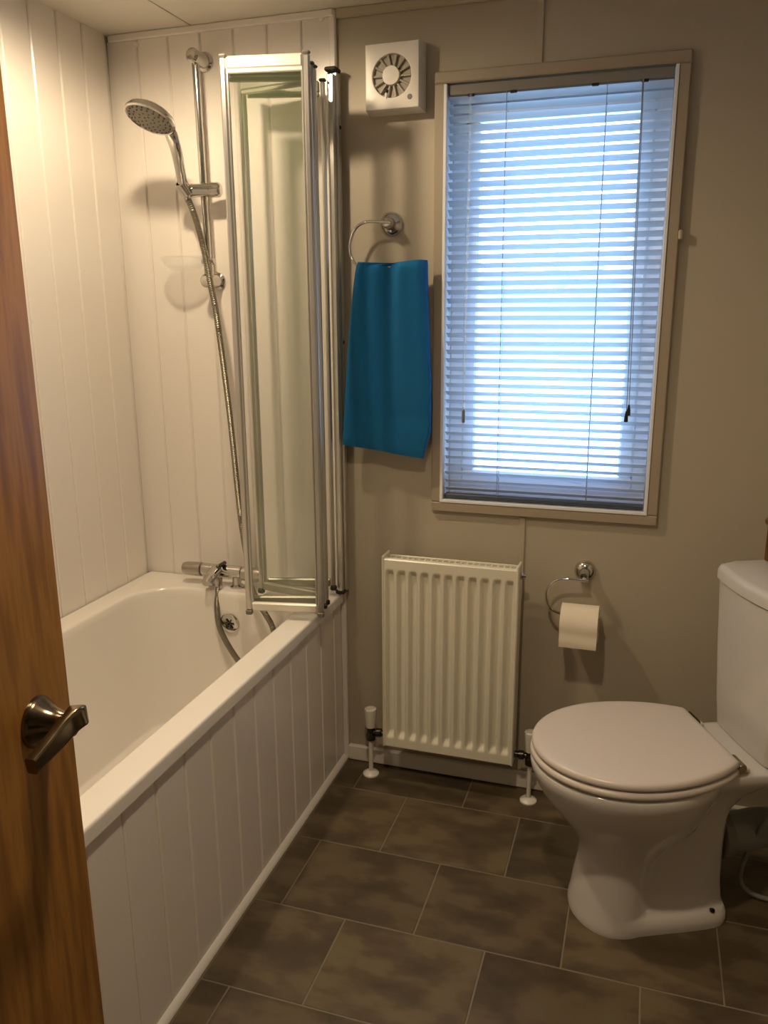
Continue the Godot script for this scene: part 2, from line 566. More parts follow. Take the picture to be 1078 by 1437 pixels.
# ---------------------------------------------------------------- bath
func bath() -> void:
	var b := thing("bathtub", "white acrylic bath with a broad flat rim against the clad walls", "bathtub", Transform3D(Basis(), Vector3(-0.327, 0, 0.85)))
	var mb := MB.new()
	var rings := []
	rings.append(round_rect(-0.640, -0.030, 0.519, 0.02, 1.66, 0.01))
	rings.append(round_rect(-0.652, 0.0016, 0.519, 0.010, 1.70, 0.012))
	rings.append(round_rect(-0.652, 0.0016, 0.542, 0.010, 1.70, 0.012))
	rings.append(round_rect(-0.651, 0.0000, 0.547, 0.011, 1.699, 0.012))
	rings.append(round_rect(-0.648, -0.0035, 0.5500, 0.014, 1.696, 0.012))
	rings.append(round_rect(-0.592, -0.062, 0.5505, 0.112, 1.610, 0.15))
	rings.append(round_rect(-0.587, -0.067, 0.5485, 0.117, 1.605, 0.147))
	rings.append(round_rect(-0.583, -0.071, 0.5420, 0.121, 1.600, 0.145))
	rings.append(round_rect(-0.580, -0.074, 0.525, 0.124, 1.592, 0.142))
	rings.append(round_rect(-0.568, -0.086, 0.38, 0.132, 1.535, 0.135))
	rings.append(round_rect(-0.553, -0.101, 0.24, 0.142, 1.475, 0.125))
	rings.append(round_rect(-0.543, -0.111, 0.165, 0.150, 1.440, 0.115))
	rings.append(round_rect(-0.538, -0.116, 0.143, 0.155, 1.430, 0.110))
	rings.append(round_rect(-0.531, -0.123, 0.136, 0.162, 1.422, 0.105))
	rings.append(round_rect(-0.490, -0.164, 0.130, 0.210, 1.370, 0.085))
	rings.append(round_rect(-0.400, -0.254, 0.126, 0.300, 1.280, 0.060))
	mb.loft(rings, false, true)
	part(mb, "shell", M.acrylic, b, false, 50.0)
	mb = MB.new()
	var oc := Vector3(-0.313, 0.458, 0.128)
	mb.lathe(oc, Vector3(0, -0.06, 1), [[0.030, 0.0], [0.031, 0.004], [0.027, 0.008], [0.018, 0.009], [0.0175, 0.006], [0.0, 0.006]], 28)
	var of := part(mb, "overflow", M.chrome, b)
	for a in 3:
		mb = MB.new()
		mb.box(Vector3(0, 0, 0.0085), Vector3(0.034, 0.004, 0.003), 0.0, Transform3D(Basis(Vector3(0, 0, 1), PI * a / 3.0), oc))
		part(mb, "overflow_bar", M.dark_chrome, of)
	mb = MB.new()
	mb.lathe(Vector3(-0.327, 0.1275, 0.36), Vector3(0, 1, 0), [[0.034, 0.0], [0.034, 0.003], [0.026, 0.004], [0.0, 0.002]], 24)
	part(mb, "waste", M.chrome, b)
	# clad front panel
	var p := thing("bath_surround", "white tongue-and-groove front panel boxing in the bath down to the floor", "bath panel", Transform3D(Basis(), Vector3(-0.01, 0, 0.85)))
	mb = MB.new()
	mb.box(Vector3(-0.0245, 0.26, 0.855), Vector3(0.011, 0.51, 1.68))
	part(mb, "backing", M.white_trim, p)
	var pm := board_mesh(0.1015, 0.505)
	for i in 16:
		var z := 0.068 + 0.1015 * i
		var o := place(pm, "cladding_board", M.white_cladding, p, Vector3(0.0, 0.012, z + 0.1015 - 0.85))
		o.rotation.y = PI / 2
	var o1 := place(board_mesh(0.063, 0.505), "cladding_board", M.white_cladding, p, Vector3(0.0, 0.012, 0.068 - 0.85))
	o1.rotation.y = PI / 2
	mb = MB.new()
	var tp := PackedVector2Array([Vector2(0, 0), Vector2(0.013, 0), Vector2(0.013, 0.003), Vector2(0.010, 0.010), Vector2(0.004, 0.015), Vector2(0, 0.016)])
	mb.extrude(tp, Transform3D(Basis(), Vector3(-0.0105, 0.0005, 0.006)), 1.68)
	part(mb, "floor_trim", M.white_trim, p)

# ---------------------------------------------------------------- folding bath screen
func screen() -> void:
	var s := thing("bath_screen", "folded glass bath screen with silver frames standing on the bath rim", "bath screen", Transform3D(Basis(), Vector3(-0.05, 0.552, 0.15)))
	var mb := MB.new()
	var y0 := 0.575
	var y1 := 1.908
	# wall post
	mb.box(Vector3(0.004, (0.556 + 1.925) / 2, 0.0235), Vector3(0.030, 1.369, 0.026), 0.004)
	mb.box(Vector3(0.004, (0.556 + 1.92) / 2, 0.043), Vector3(0.018, 1.362, 0.014), 0.003)
	var post := part(mb, "wall_post", M.aluminium, s)
	for q in [[Vector3(0.004, 1.930, 0.030), Vector3(0.032, 0.010, 0.038)], [Vector3(0.004, 0.559, 0.034), Vector3(0.028, 0.012, 0.036)]]:
		mb = MB.new()
		mb.box(q[0], q[1], 0.003)
		part(mb, "post_cap", M.black_rubber, post)
	for y in [1.798, 1.264]:
		mb = MB.new()
		mb.lathe(Vector3(0.0185, y, 0.024), Vector3(1, 0, 0.2), [[0.005, 0.0], [0.005, 0.002], [0.0, 0.003]], 12)
		part(mb, "screw", M.dark_chrome, post)
	# four leaves, folded to and fro; each runs from its left to its right end
	var leaves := [[Vector3(-0.172, 0, 0.292), Vector3(0.036, 0, 0.252)], [Vector3(-0.180, 0, 0.264), Vector3(0.026, 0, 0.204)], [Vector3(-0.208, 0, 0.142), Vector3(0.022, 0, 0.180)], [Vector3(-0.210, 0, 0.116), Vector3(-0.002, 0, 0.060)]]
	for i in 4:
		var a: Vector3 = leaves[i][0]
		var c: Vector3 = leaves[i][1]
		var d := (c - a).normalized()
		var L := a.distance_to(c)
		var xf := Transform3D(Basis(d, Vector3.UP, d.cross(Vector3.UP)), a)
		var lt := y0 if i == 0 else y0 + 0.006
		var top := y1 if i == 0 else y1 - 0.010
		var lf := thing_part("leaf", s)
		for e in [0.009, L - 0.009]:
			mb = MB.new()
			mb.box(Vector3(e, (lt + top) / 2, 0), Vector3(0.016 if i == 0 else 0.012, top - lt, 0.013), 0.004, xf)
			if i == 0: mb.box(Vector3(e + (0.010 if e < L / 2 else -0.010), (lt + top) / 2, 0), Vector3(0.006, top - lt - 0.04, 0.008), 0.002, xf)
			part(mb, "upright", M.aluminium, lf)
			for y in [top + 0.003, lt - 0.006]:
				mb = MB.new()
				mb.box(Vector3(e, y, 0), Vector3(0.018, 0.007 if y > 1.0 else 0.014, 0.015), 0.003, xf)
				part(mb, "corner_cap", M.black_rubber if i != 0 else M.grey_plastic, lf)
		mb = MB.new()
		mb.box(Vector3(L / 2, top - 0.013, 0), Vector3(L - 0.034, 0.028, 0.015), 0.004, xf)
		mb.box(Vector3(L / 2, top - 0.030, 0), Vector3(L - 0.034, 0.010, 0.010), 0.002, xf)
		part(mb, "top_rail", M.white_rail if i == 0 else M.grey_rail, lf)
		mb = MB.new()
		mb.box(Vector3(L / 2, lt + 0.011, 0), Vector3(L - 0.034, 0.024, 0.015), 0.004, xf)
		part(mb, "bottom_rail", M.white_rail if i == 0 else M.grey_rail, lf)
		mb = MB.new()
		mb.box(Vector3(L / 2, (lt + top) / 2, 0), Vector3(L - 0.034, top - lt - 0.06, 0.004), 0.0, xf)
		part(mb, "glass_pane", M.screen_glass, lf)

# ---------------------------------------------------------------- shower and taps
func shower() -> void:
	var mb := MB.new()
	var r := thing("shower_rail", "upright chrome shower riser rail on the clad wall left of the screen", "shower rail", Transform3D(Basis(), Vector3(-0.363, 1.42, 0.0)))
	mb.tube(PackedVector3Array([Vector3(-0.366, 1.985, 0.055), Vector3(-0.360, 1.445, 0.055)]), 0.0095, 20)
	part(mb, "rail", M.chrome, r)
	for q in [[Vector3(-0.364, 1.985, 0.0), 0.0], [Vector3(-0.360, 1.428, 0.0), 1.0]]:
		mb = MB.new()
		mb.lathe(q[0] + Vector3(0, 0, 0.006), Vector3(0, 0, 1), [[0.024, -0.002], [0.024, 0.006], [0.018, 0.010], [0.0165, 0.052], [0.018, 0.056], [0.018, 0.068], [0.012, 0.074], [0.0, 0.075]], 24)
		part(mb, "wall_bracket", M.chrome, r)
	mb = MB.new()
	mb.lathe(Vector3(-0.360, 1.440, 0.055), Vector3(0, 1, 0), [[0.013, 0.0], [0.013, 0.03], [0.020, 0.034], [0.020, 0.044], [0.013, 0.048], [0.0, 0.048]], 24)
	part(mb, "collar", M.chrome, r)
	mb = MB.new()
	mb.lathe(Vector3(-0.415, 1.660, 0.080), Vector3(1, 0.0, -0.17), [[0.0, 0.0], [0.015, 0.001], [0.017, 0.006], [0.017, 0.078], [0.019, 0.080], [0.019, 0.104], [0.014, 0.110], [0.0, 0.111]], 24)
	var sld := part(mb, "slider", M.chrome, r)
	mb = MB.new()
	mb.lathe(Vector3(-0.396, 1.664, 0.100), Vector3(-0.03, 0.14, 0.12), [[0.016, -0.018], [0.019, 0.016], [0.013, 0.016], [0.012, -0.018]], 20, false, false)
	part(mb, "handset_cup", M.chrome, sld)
	# hand shower
	var h := thing("hand_shower", "chrome hand shower with a broad round grey spray face tilted over the bath", "shower head", Transform3D(Basis(), Vector3(-0.395, 1.66, 0.1)))
	var n := Vector3(-0.166, -0.90, 0.40).normalized()
	var c := Vector3(-0.397, 1.803, 0.238)
	var side := n.cross(Vector3(-0.03, 0.14, 0.14)).normalized()
	var fwd := side.cross(n).normalized()
	if fwd.dot(Vector3(0, 0.7, 0.7)) < 0: fwd = -fwd
	mb = MB.new()
	mb.lathe(c - n * 0.030, n, [[0.0, 0.0], [0.020, 0.001], [0.045, 0.006], [0.058, 0.015], [0.063, 0.024], [0.063, 0.029], [0.059, 0.032], [0.057, 0.030]], 40, true, false)
	part(mb, "head", M.chrome, h)
	mb = MB.new()
	mb.lathe(c - n * 0.004, n, [[0.057, 0.0], [0.057, 0.004], [0.030, 0.006], [0.0, 0.006]], 40)
	var fp := part(mb, "spray_face", M.nozzle_face, h)
	mb = MB.new()
	for ring in [[6, 0.012], [11, 0.026], [17, 0.040], [22, 0.051]]:
		for i in ring[0]:
			var a: float = TAU * i / ring[0]
			mb.lathe(c + (side * cos(a) + fwd * sin(a)) * ring[1] + n * 0.0005, n, [[0.0022, 0.0], [0.0018, 0.0025], [0.0, 0.003]], 6, false, true)
	part(mb, "nozzles", M.grey_plastic, fp).set_meta("kind", "stuff")
	mb = MB.new()
	var path := curve([c - n * 0.014 - fwd * 0.03, c - n * 0.012 - fwd * 0.064, Vector3(-0.366, 1.748, 0.178), Vector3(-0.384, 1.700, 0.132), Vector3(-0.396, 1.664, 0.100), Vector3(-0.398, 1.642, 0.082)], 0.008)
	var rings := []
	var up := side
	for i in path.size():
		var t := (path[mini(i + 1, path.size() - 1)] - path[maxi(i - 1, 0)]).normalized()
		up = (side - t * side.dot(t)).normalized()
		var w := t.cross(up)
		var f := float(i) / (path.size() - 1)
		var ra := lerpf(0.019, 0.0125, smoothstep(0.0, 0.9, f))
		var rb := lerpf(0.012, 0.0125, f)
		var rg := PackedVector3Array()
		for j in 18:
			var a := TAU * j / 18.0
			rg.append(path[i] + up * cos(a) * ra + w * sin(a) * rb)
		rings.append(rg)
	mb.loft(rings)
	part(mb, "handle", M.chrome, h)
	# hose
	var ho := thing("shower_hose", "ribbed steel shower hose hanging from the hand shower down into the bath", "hose", Transform3D(Basis(), Vector3(-0.36, 0.555, 0.08)))
	mb = MB.new()
	mb.tube(curve([Vector3(-0.398, 1.644, 0.084), Vector3(-0.385, 1.613, 0.082), Vector3(-0.368, 1.554, 0.080), Vector3(-0.352, 1.49, 0.083), Vector3(-0.340, 1.416, 0.085), Vector3(-0.323, 1.322, 0.09), Vector3(-0.295, 1.071, 0.10), Vector3(-0.264, 0.79, 0.125), Vector3(-0.232, 0.64, 0.152), Vector3(-0.223, 0.59, 0.160), Vector3(-0.190, 0.540, 0.172), Vector3(-0.146, 0.475, 0.185), Vector3(-0.142, 0.40, 0.21), Vector3(-0.16, 0.335, 0.225), Vector3(-0.20, 0.335, 0.215), Vector3(-0.245, 0.360, 0.195), Vector3(-0.295, 0.400, 0.172), Vector3(-0.337, 0.447, 0.148), Vector3(-0.354, 0.497, 0.128), Vector3(-0.357, 0.548, 0.112), Vector3(-0.358, 0.575, 0.100)], 0.0034), 0.0090, 10, 0.0078)
	part(mb, "ribbed_tube", M.hose_steel, ho)
	mb = MB.new()
	mb.lathe(Vector3(-0.358, 0.585, 0.098), Vector3(0.03, -1, 0.30), [[0.0085, 0.0], [0.0105, 0.004], [0.0105, 0.026], [0.0085, 0.034], [0.0, 0.034]], 18)
	part(mb, "coupling_nut", M.chrome, ho)
	# clear soap dish
	var sd := thing("soap_dish", "clear plastic soap dish clipped to the foot of the shower rail", "soap dish", Transform3D(Basis(), Vector3(-0.40, 1.47, 0.06)))
	mb = MB.new()
	rings = []
	for q in [[0.0, 1.455], [0.35, 1.455], [0.62, 1.459], [0.82, 1.470], [0.95, 1.487], [1.0, 1.491], [0.985, 1.492], [0.93, 1.488], [0.80, 1.473], [0.60, 1.463], [0.0, 1.459]]:
		var rg := PackedVector3Array()
		for j in 32:
			var a := TAU * j / 32.0
			rg.append(Vector3(-0.425 + cos(a) * 0.072 * maxf(q[0], 0.01), q[1], 0.068 + sin(a) * 0.050 * maxf(q[0], 0.01)))
		rings.append(rg)
	mb.loft(rings)
	part(mb, "tray", M.clear_plastic, sd)
	# mixer
	var t := thing("bath_mixer_tap", "chrome bar mixer tap with a knob at each end on the bath rim", "tap", Transform3D(Basis(), Vector3(-0.36, 0.55, 0.075)))
	mb = MB.new()
	mb.lathe(Vector3(-0.425, 0.598, 0.075), Vector3(1, 0, 0), [[0.0, 0.0], [0.017, 0.0], [0.0185, 0.004], [0.0185, 0.126], [0.017, 0.130], [0.0, 0.130]], 28)
	part(mb, "body", M.chrome, t)
	for q in [[-0.425, -1.0], [-0.295, 1.0]]:
		mb = MB.new()
		mb.lathe(Vector3(q[0] + 0.001 * q[1], 0.597, 0.075), Vector3(q[1], -0.02, 0), [[0.016, 0.0], [0.0205, 0.003], [0.0195, 0.05], [0.017, 0.062], [0.008, 0.067], [0.0, 0.068]], 28)
		part(mb, "knob", M.satin, t)
	for x in [-0.405, -0.315]:
		mb = MB.new()
		mb.lathe(Vector3(x, 0.5505, 0.072), Vector3(0, 1, 0), [[0.022, 0.0], [0.022, 0.005], [0.014, 0.010], [0.012, 0.035], [0.012, 0.04]], 22)
		part(mb, "leg", M.chrome, t)
	mb = MB.new()
	rings = []
	for q in [[0.000, 0.604, 0.080, 0.020, 0.016], [0.0, 0.600, 0.105, 0.020, 0.013], [0.0, 0.592, 0.130, 0.019, 0.011], [0.0, 0.580, 0.148, 0.017, 0.010]]:
		var rg := PackedVector3Array()
		for j in 16:
			var a := TAU * j / 16.0
			rg.append(Vector3(-0.371 + cos(a) * q[3], q[1] + sin(a) * q[4] * 0.9, q[2] + sin(a) * q[4] * 0.5))
		rings.append(rg)
	mb.loft(rings)
	part(mb, "spout", M.chrome, t)
	mb = MB.new()
	mb.box(Vector3(-0.352, 0.622, 0.092), Vector3(0.012, 0.012, 0.05), 0.004, Transform3D(Basis(), Vector3.ZERO))
	part(mb, "diverter_lever", M.dark_chrome, t)

# ---------------------------------------------------------------- window and blind
func window() -> void:
	var w := setting("window_1", "white framed window with a narrow taupe surround")
	var x0 := 0.288; var x1 := 0.826; var ya := 0.839; var yb := 1.881
	var frame_at := func(called: String, m: Material, on: Node3D, a0: float, a1: float, b0: float, b1: float, wd: float, z: float, dp: float, ch: float, wt: float) -> Node3D:
		var last: Node3D
		for q in [[Vector3((a0 + a1) / 2, b0 + wd / 2, z), Vector3(a1 - a0, wd, dp)], [Vector3((a0 + a1) / 2, b1 - wt / 2, z), Vector3(a1 - a0, wt, dp)],
				[Vector3(a0 + wd / 2, (b0 + wd + b1 - wt) / 2, z), Vector3(wd, b1 - b0 - wd - wt, dp)], [Vector3(a1 - wd / 2, (b0 + wd + b1 - wt) / 2, z), Vector3(wd, b1 - b0 - wd - wt, dp)]]:
			var fb := MB.new()
			fb.box(q[0], q[1], ch)
			last = part(fb, called, m, on)
		return last
	frame_at.call("surround_strip", M.surround_brown, w, x0 - 0.026, x1 + 0.028, ya - 0.030, yb + 0.028, 0.027, 0.003, 0.016, 0.003, 0.027)
	for q in [[Vector3((x0 + x1) / 2, ya + 0.001, -0.049), Vector3(x1 - x0 + 0.004, 0.008, 0.124)], [Vector3((x0 + x1) / 2, yb, -0.068), Vector3(x1 - x0 + 0.004, 0.003, 0.086)],
			[Vector3(x0 + 0.002, (ya + yb) / 2 + 0.002, -0.049), Vector3(0.008, yb - ya - 0.006, 0.124)], [Vector3(x1 - 0.002, (ya + yb) / 2 + 0.002, -0.049), Vector3(0.008, yb - ya - 0.006, 0.124)]]:
		var lm := MB.new()
		lm.box(q[0], q[1], 0.001)
		part(lm, "lining_board", M.upvc, w)
	frame_at.call("outer_frame", M.upvc, w, x0 + 0.005, x1 - 0.005, ya + 0.004, yb - 0.001, 0.040, -0.085, 0.050, 0.004, 0.044)
	frame_at.call("sash_bar", M.upvc, w, x0 + 0.042, x1 - 0.042, ya + 0.042, yb - 0.042, 0.036, -0.078, 0.050, 0.005, 0.036)
	var mb := MB.new()
	mb.box(Vector3((x0 + x1) / 2, (ya + yb) / 2, -0.085), Vector3(x1 - x0 - 0.15, yb - ya - 0.15, 0.004))
	part(mb, "glass_pane", M.window_glass, w)
	mb = MB.new()
	mb.box(Vector3(x1 + 0.031, 1.515, 0.011), Vector3(0.010, 0.022, 0.010), 0.003)
	part(mb, "cord_cleat", M.taupe_trim, w)
	# venetian blind
	var b := thing("venetian_blind", "pale blue venetian blind lowered over the window, slats half open", "blind", Transform3D(Basis(), Vector3(0.557, 0.843, -0.008)))
	mb = MB.new()
	mb.box(Vector3(0.557, 1.8665, -0.008), Vector3(0.522, 0.024, 0.024), 0.002)
	part(mb, "headrail", M.headrail_grey, b)
	for x in [0.352, 0.455, 0.645, 0.755]:
		mb = MB.new()
		mb.box(Vector3(x, 1.853, 0.002), Vector3(0.016, 0.006, 0.008), 0.001)
		part(mb, "headrail_clip", M.black_rubber, b)
	mb = MB.new()
	mb.box(Vector3(0.557, 0.8530, -0.008), Vector3(0.522, 0.013, 0.022), 0.003)
	part(mb, "bottom_rail", M.bottom_rail_grey, b)
	mb = MB.new()
	var tilt := deg_to_rad(-29.0)
	var ring0 := PackedVector3Array()
	var prof := []
	for i in 7:
		var s := lerpf(-0.0125, 0.0125, i / 6.0)
		prof.append(Vector2(s, 0.0022 * (1.0 - pow(s / 0.0125, 2))))
	for i in 7:
		ring0.append(Vector3(0, prof[i].y + 0.0002, prof[i].x))
	for i in range(6, -1, -1):
		ring0.append(Vector3(0, prof[i].y - 0.0002, prof[i].x))
	var rot := Basis(Vector3(1, 0, 0), tilt)
	var ra := PackedVector3Array(); var rb := PackedVector3Array()
	for v in ring0:
		var q := rot * v
		ra.append(q + Vector3(-0.261, 0, 0)); rb.append(q + Vector3(0.261, 0, 0))
	mb.loft([ra, rb])
	var slat := mb.mesh(Transform3D(), 30.0)
	var cnt := 46
	for i in cnt:
		place(slat, "slat", M.slat_blue, b, Vector3(0.557, lerpf(0.872, 1.8450, float(i) / (cnt - 1)), -0.008) - b.position)
	for x in [0.439, 0.672]:
		for z in [-0.0195, 0.0035]:
			mb = MB.new()
			mb.tube(PackedVector3Array([Vector3(x, 1.856, z), Vector3(x + 0.002, 0.859, z)]), 0.0009, 6)
			part(mb, "ladder_cord", M.cord, b)
	mb = MB.new()
	mb.tube(PackedVector3Array([Vector3(0.352, 1.855, 0.008), Vector3(0.348, 1.09, 0.010)]), 0.0028, 8)
	var wand := part(mb, "tilt_wand", M.clear_plastic, b)
	mb = MB.new()
	mb.lathe(Vector3(0.348, 1.055, 0.010), Vector3(0, 1, 0), [[0.0, 0.0], [0.004, 0.002], [0.0042, 0.03], [0.002, 0.036]], 10)
	part(mb, "wand_tip", M.grey_plastic, wand)
	for q in [[Vector3(0.750, 1.855, 0.008), Vector3(0.762, 1.072, 0.010)], [Vector3(0.752, 1.855, 0.008), Vector3(0.767, 1.088, 0.010)]]:
		mb = MB.new()
		mb.tube(PackedVector3Array([q[0], q[1] + Vector3(0, 0.026, 0)]), 0.0012, 6)
		var pc := part(mb, "pull_cord", M.cord, b)
		mb = MB.new()
		mb.lathe(q[1], Vector3(0, 1, 0), [[0.0, 0.0], [0.005, 0.001], [0.0045, 0.014], [0.002, 0.028], [0.0, 0.028]], 10)
		part(mb, "tassel", M.dark_gap, pc)

func outside() -> void:
	var g := setting("ground", "pale paving and lawn outside the window")
	var mb := MB.new()
	mb.box(Vector3(-4, -0.70, -14.5), Vector3(40, 0.2, 28))
	part(mb, "paving", M.paving, g)
	mb = MB.new()
	mb.box(Vector3(-4, -0.69, -44.0), Vector3(70, 0.2, 31))
	part(mb, "lawn", M.grass, g)
	var h := thing("hedge", "tall pale green hedge across the lawn beyond the window", "hedge", Transform3D(Basis(), Vector3(-5, -0.6, -40)))
	mb = MB.new()
	var nz := FastNoiseLite.new()
	nz.seed = 6
	nz.frequency = 0.55
	var rows := []
	for i in 15:
		var f := i / 14.0
		var rg := PackedVector3Array()
		for j in 61:
			var x := lerpf(-26.0, 14.0, j / 60.0)
			var y := -0.7 + 3.6 * sin(minf(f * 1.35, 1.0) * PI / 2.0)
			var z := -39.0 - 3.0 * pow(f, 2.2)
			var d := nz.get_noise_3d(x, y, z)
			rg.append(Vector3(x, y + (0.8 * d if i > 2 else 0.0), z + 0.9 * d))
		rows.append(rg)
	mb.loft(rows, false, false, false)
	part(mb, "foliage", M.hedge_green, h, false, 60.0)

# ---------------------------------------------------------------- radiator
func radiator() -> void:
	var x0 := 0.147; var x1 := 0.522; var ya := 0.120; var yb := 0.690
	var r := thing("radiator", "white enamelled panel radiator with vertical channels under the window", "radiator", Transform3D(Basis(), Vector3(0.334, 0.12, 0.07)))
	var mb := MB.new()
	# pressed front panel: eleven upright channels
	var nx := 11 * 10
	var ys := [0.0, 0.003, 0.026, 0.030, 0.034, 0.040, 0.046, 0.052, 0.3, 0.515, 0.522, 0.528, 0.534, 0.538, 0.542, 0.565, 0.568]
	var H := yb - ya - 0.002
	var grid := []
	var ins := 0.006
	for k in ys.size():
		var y: float = ys[k]
		var row := PackedVector3Array()
		for i in nx + 1:
			var f := float(i) / nx
			var x := lerpf(x0 + ins, x1 - ins, f)
			var u := fposmod(f * 11.0, 1.0)
			var ch := smoothstep(0.14, 0.30, u) * (1.0 - smoothstep(0.70, 0.86, u))
			var my := smoothstep(0.026, 0.050, y) * (1.0 - smoothstep(0.520, 0.540, y))
			var z := 0.100 - 0.0125 * ch * my
			if k == 0 or k == ys.size() - 1: z -= 0.003
			row.append(Vector3(x, ya + y * H / 0.568, z))
		grid.append(row)
	for k in ys.size() - 1:
		for i in nx:
			mb.quad(grid[k][i], grid[k + 1][i], grid[k + 1][i + 1], grid[k][i + 1])
	var zb := 0.082
	var n := ys.size() - 1
	var bk := func(v: Vector3) -> Vector3: return Vector3(v.x, v.y, zb)
	for i in nx:
		mb.quad(grid[0][i], grid[0][i + 1], bk.call(grid[0][i + 1]), bk.call(grid[0][i]))
		mb.quad(grid[n][i], bk.call(grid[n][i]), bk.call(grid[n][i + 1]), grid[n][i + 1])
	for k in n:
		mb.quad(grid[k][0], bk.call(grid[k][0]), bk.call(grid[k + 1][0]), grid[k + 1][0])
		mb.quad(grid[k][nx], grid[k + 1][nx], bk.call(grid[k + 1][nx]), bk.call(grid[k][nx]))
	mb.quad(bk.call(grid[0][0]), bk.call(grid[0][nx]), bk.call(grid[n][nx]), bk.call(grid[n][0]))
	part(mb, "front_panel", M.enamel, r, false, 30.0)
	mb = MB.new()
	mb.box(Vector3((x0 + x1) / 2, 0.395, 0.050), Vector3(x1 - x0 - 0.02, 0.52, 0.010), 0.002)
	part(mb, "convector", M.enamel, r)
	for x in [x0 + 0.003, x1 - 0.003]:
		mb = MB.new()
		mb.box(Vector3(x, (ya + yb) / 2 + 0.003, 0.072), Vector3(0.0075, yb - ya + 0.008, 0.060), 0.003)
		part(mb, "side_panel", M.enamel, r)
	mb = MB.new()
	mb.box(Vector3((x0 + x1) / 2, yb - 0.008, 0.048), Vector3(x1 - x0 - 0.014, 0.008, 0.006), 0.001)
	mb.box(Vector3((x0 + x1) / 2, yb - 0.010, 0.080), Vector3(x1 - x0 - 0.014, 0.008, 0.006), 0.001)
	for i in 22:
		mb.box(Vector3(lerpf(x0 + 0.012, x1 - 0.012, i / 21.0), yb - 0.011, 0.064), Vector3(0.004, 0.006, 0.030))
	part(mb, "top_grille", M.enamel, r).set_meta("kind", "stuff")
	for x in [x0 + 0.08, x1 - 0.08]:
		mb = MB.new()
		mb.box(Vector3(x, 0.42, 0.021), Vector3(0.03, 0.42, 0.049), 0.002)
		part(mb, "wall_bracket", M.white_trim, r)
	mb = MB.new()
	mb.lathe(Vector3(x1 + 0.0005, 0.665, 0.072), Vector3(1, 0, 0), [[0.009, 0.0], [0.009, 0.008], [0.006, 0.009], [0.006, 0.014], [0.0, 0.015]], 16)
	part(mb, "bleed_valve", M.chrome, r)
	# valves with their pipes
	for q in [[0.098, 1.0, "white capped radiator valve with pipe at the lower left corner of the radiator"], [0.566, -1.0, "radiator valve with pipe half hidden by the toilet seat at the radiator's right"]]:
		var x: float = q[0]
		var v := thing("radiator_valve", q[2], "valve", Transform3D(Basis(), Vector3(x, 0, 0.066)), "radiator valves")
		mb = MB.new()
		mb.tube(PackedVector3Array([Vector3(x, 0.003, 0.066), Vector3(x, 0.125, 0.066)]), 0.0065, 14)
		var pp := part(mb, "pipe", M.white_trim, v)
		mb = MB.new()
		mb.lathe(Vector3(x, 0.0, 0.066), Vector3(0, 1, 0), [[0.024, 0.0], [0.024, 0.004], [0.017, 0.010], [0.009, 0.013], [0.0068, 0.013]], 24, true, false)
		part(mb, "pipe_collar", M.white_trim, pp)
		mb = MB.new()
		mb.lathe(Vector3(x, 0.112, 0.066), Vector3(0, 1, 0), [[0.010, 0.0], [0.0135, 0.003], [0.0135, 0.020], [0.011, 0.024], [0.012, 0.03], [0.012, 0.044], [0.0, 0.045]], 20)
		part(mb, "valve_body", M.dark_chrome, v)
		mb = MB.new()
		mb.lathe(Vector3(x, 0.140, 0.066), Vector3(q[1], 0, 0), [[0.008, 0.0], [0.009, 0.016], [0.013, 0.018], [0.013, 0.032], [0.009, 0.034], [0.009, 0.047], [0.0, 0.047]], 20)
		part(mb, "union_nut", M.dark_chrome, v)
		mb = MB.new()
		mb.lathe(Vector3(x, 0.156, 0.066), Vector3(0, 1, 0), [[0.0, 0.0], [0.014, 0.0], [0.0155, 0.012], [0.0185, 0.05], [0.0175, 0.058], [0.0125, 0.060], [0.0115, 0.056], [0.0, 0.056]], 24)
		part(mb, "valve_cap", M.white_plastic, v)

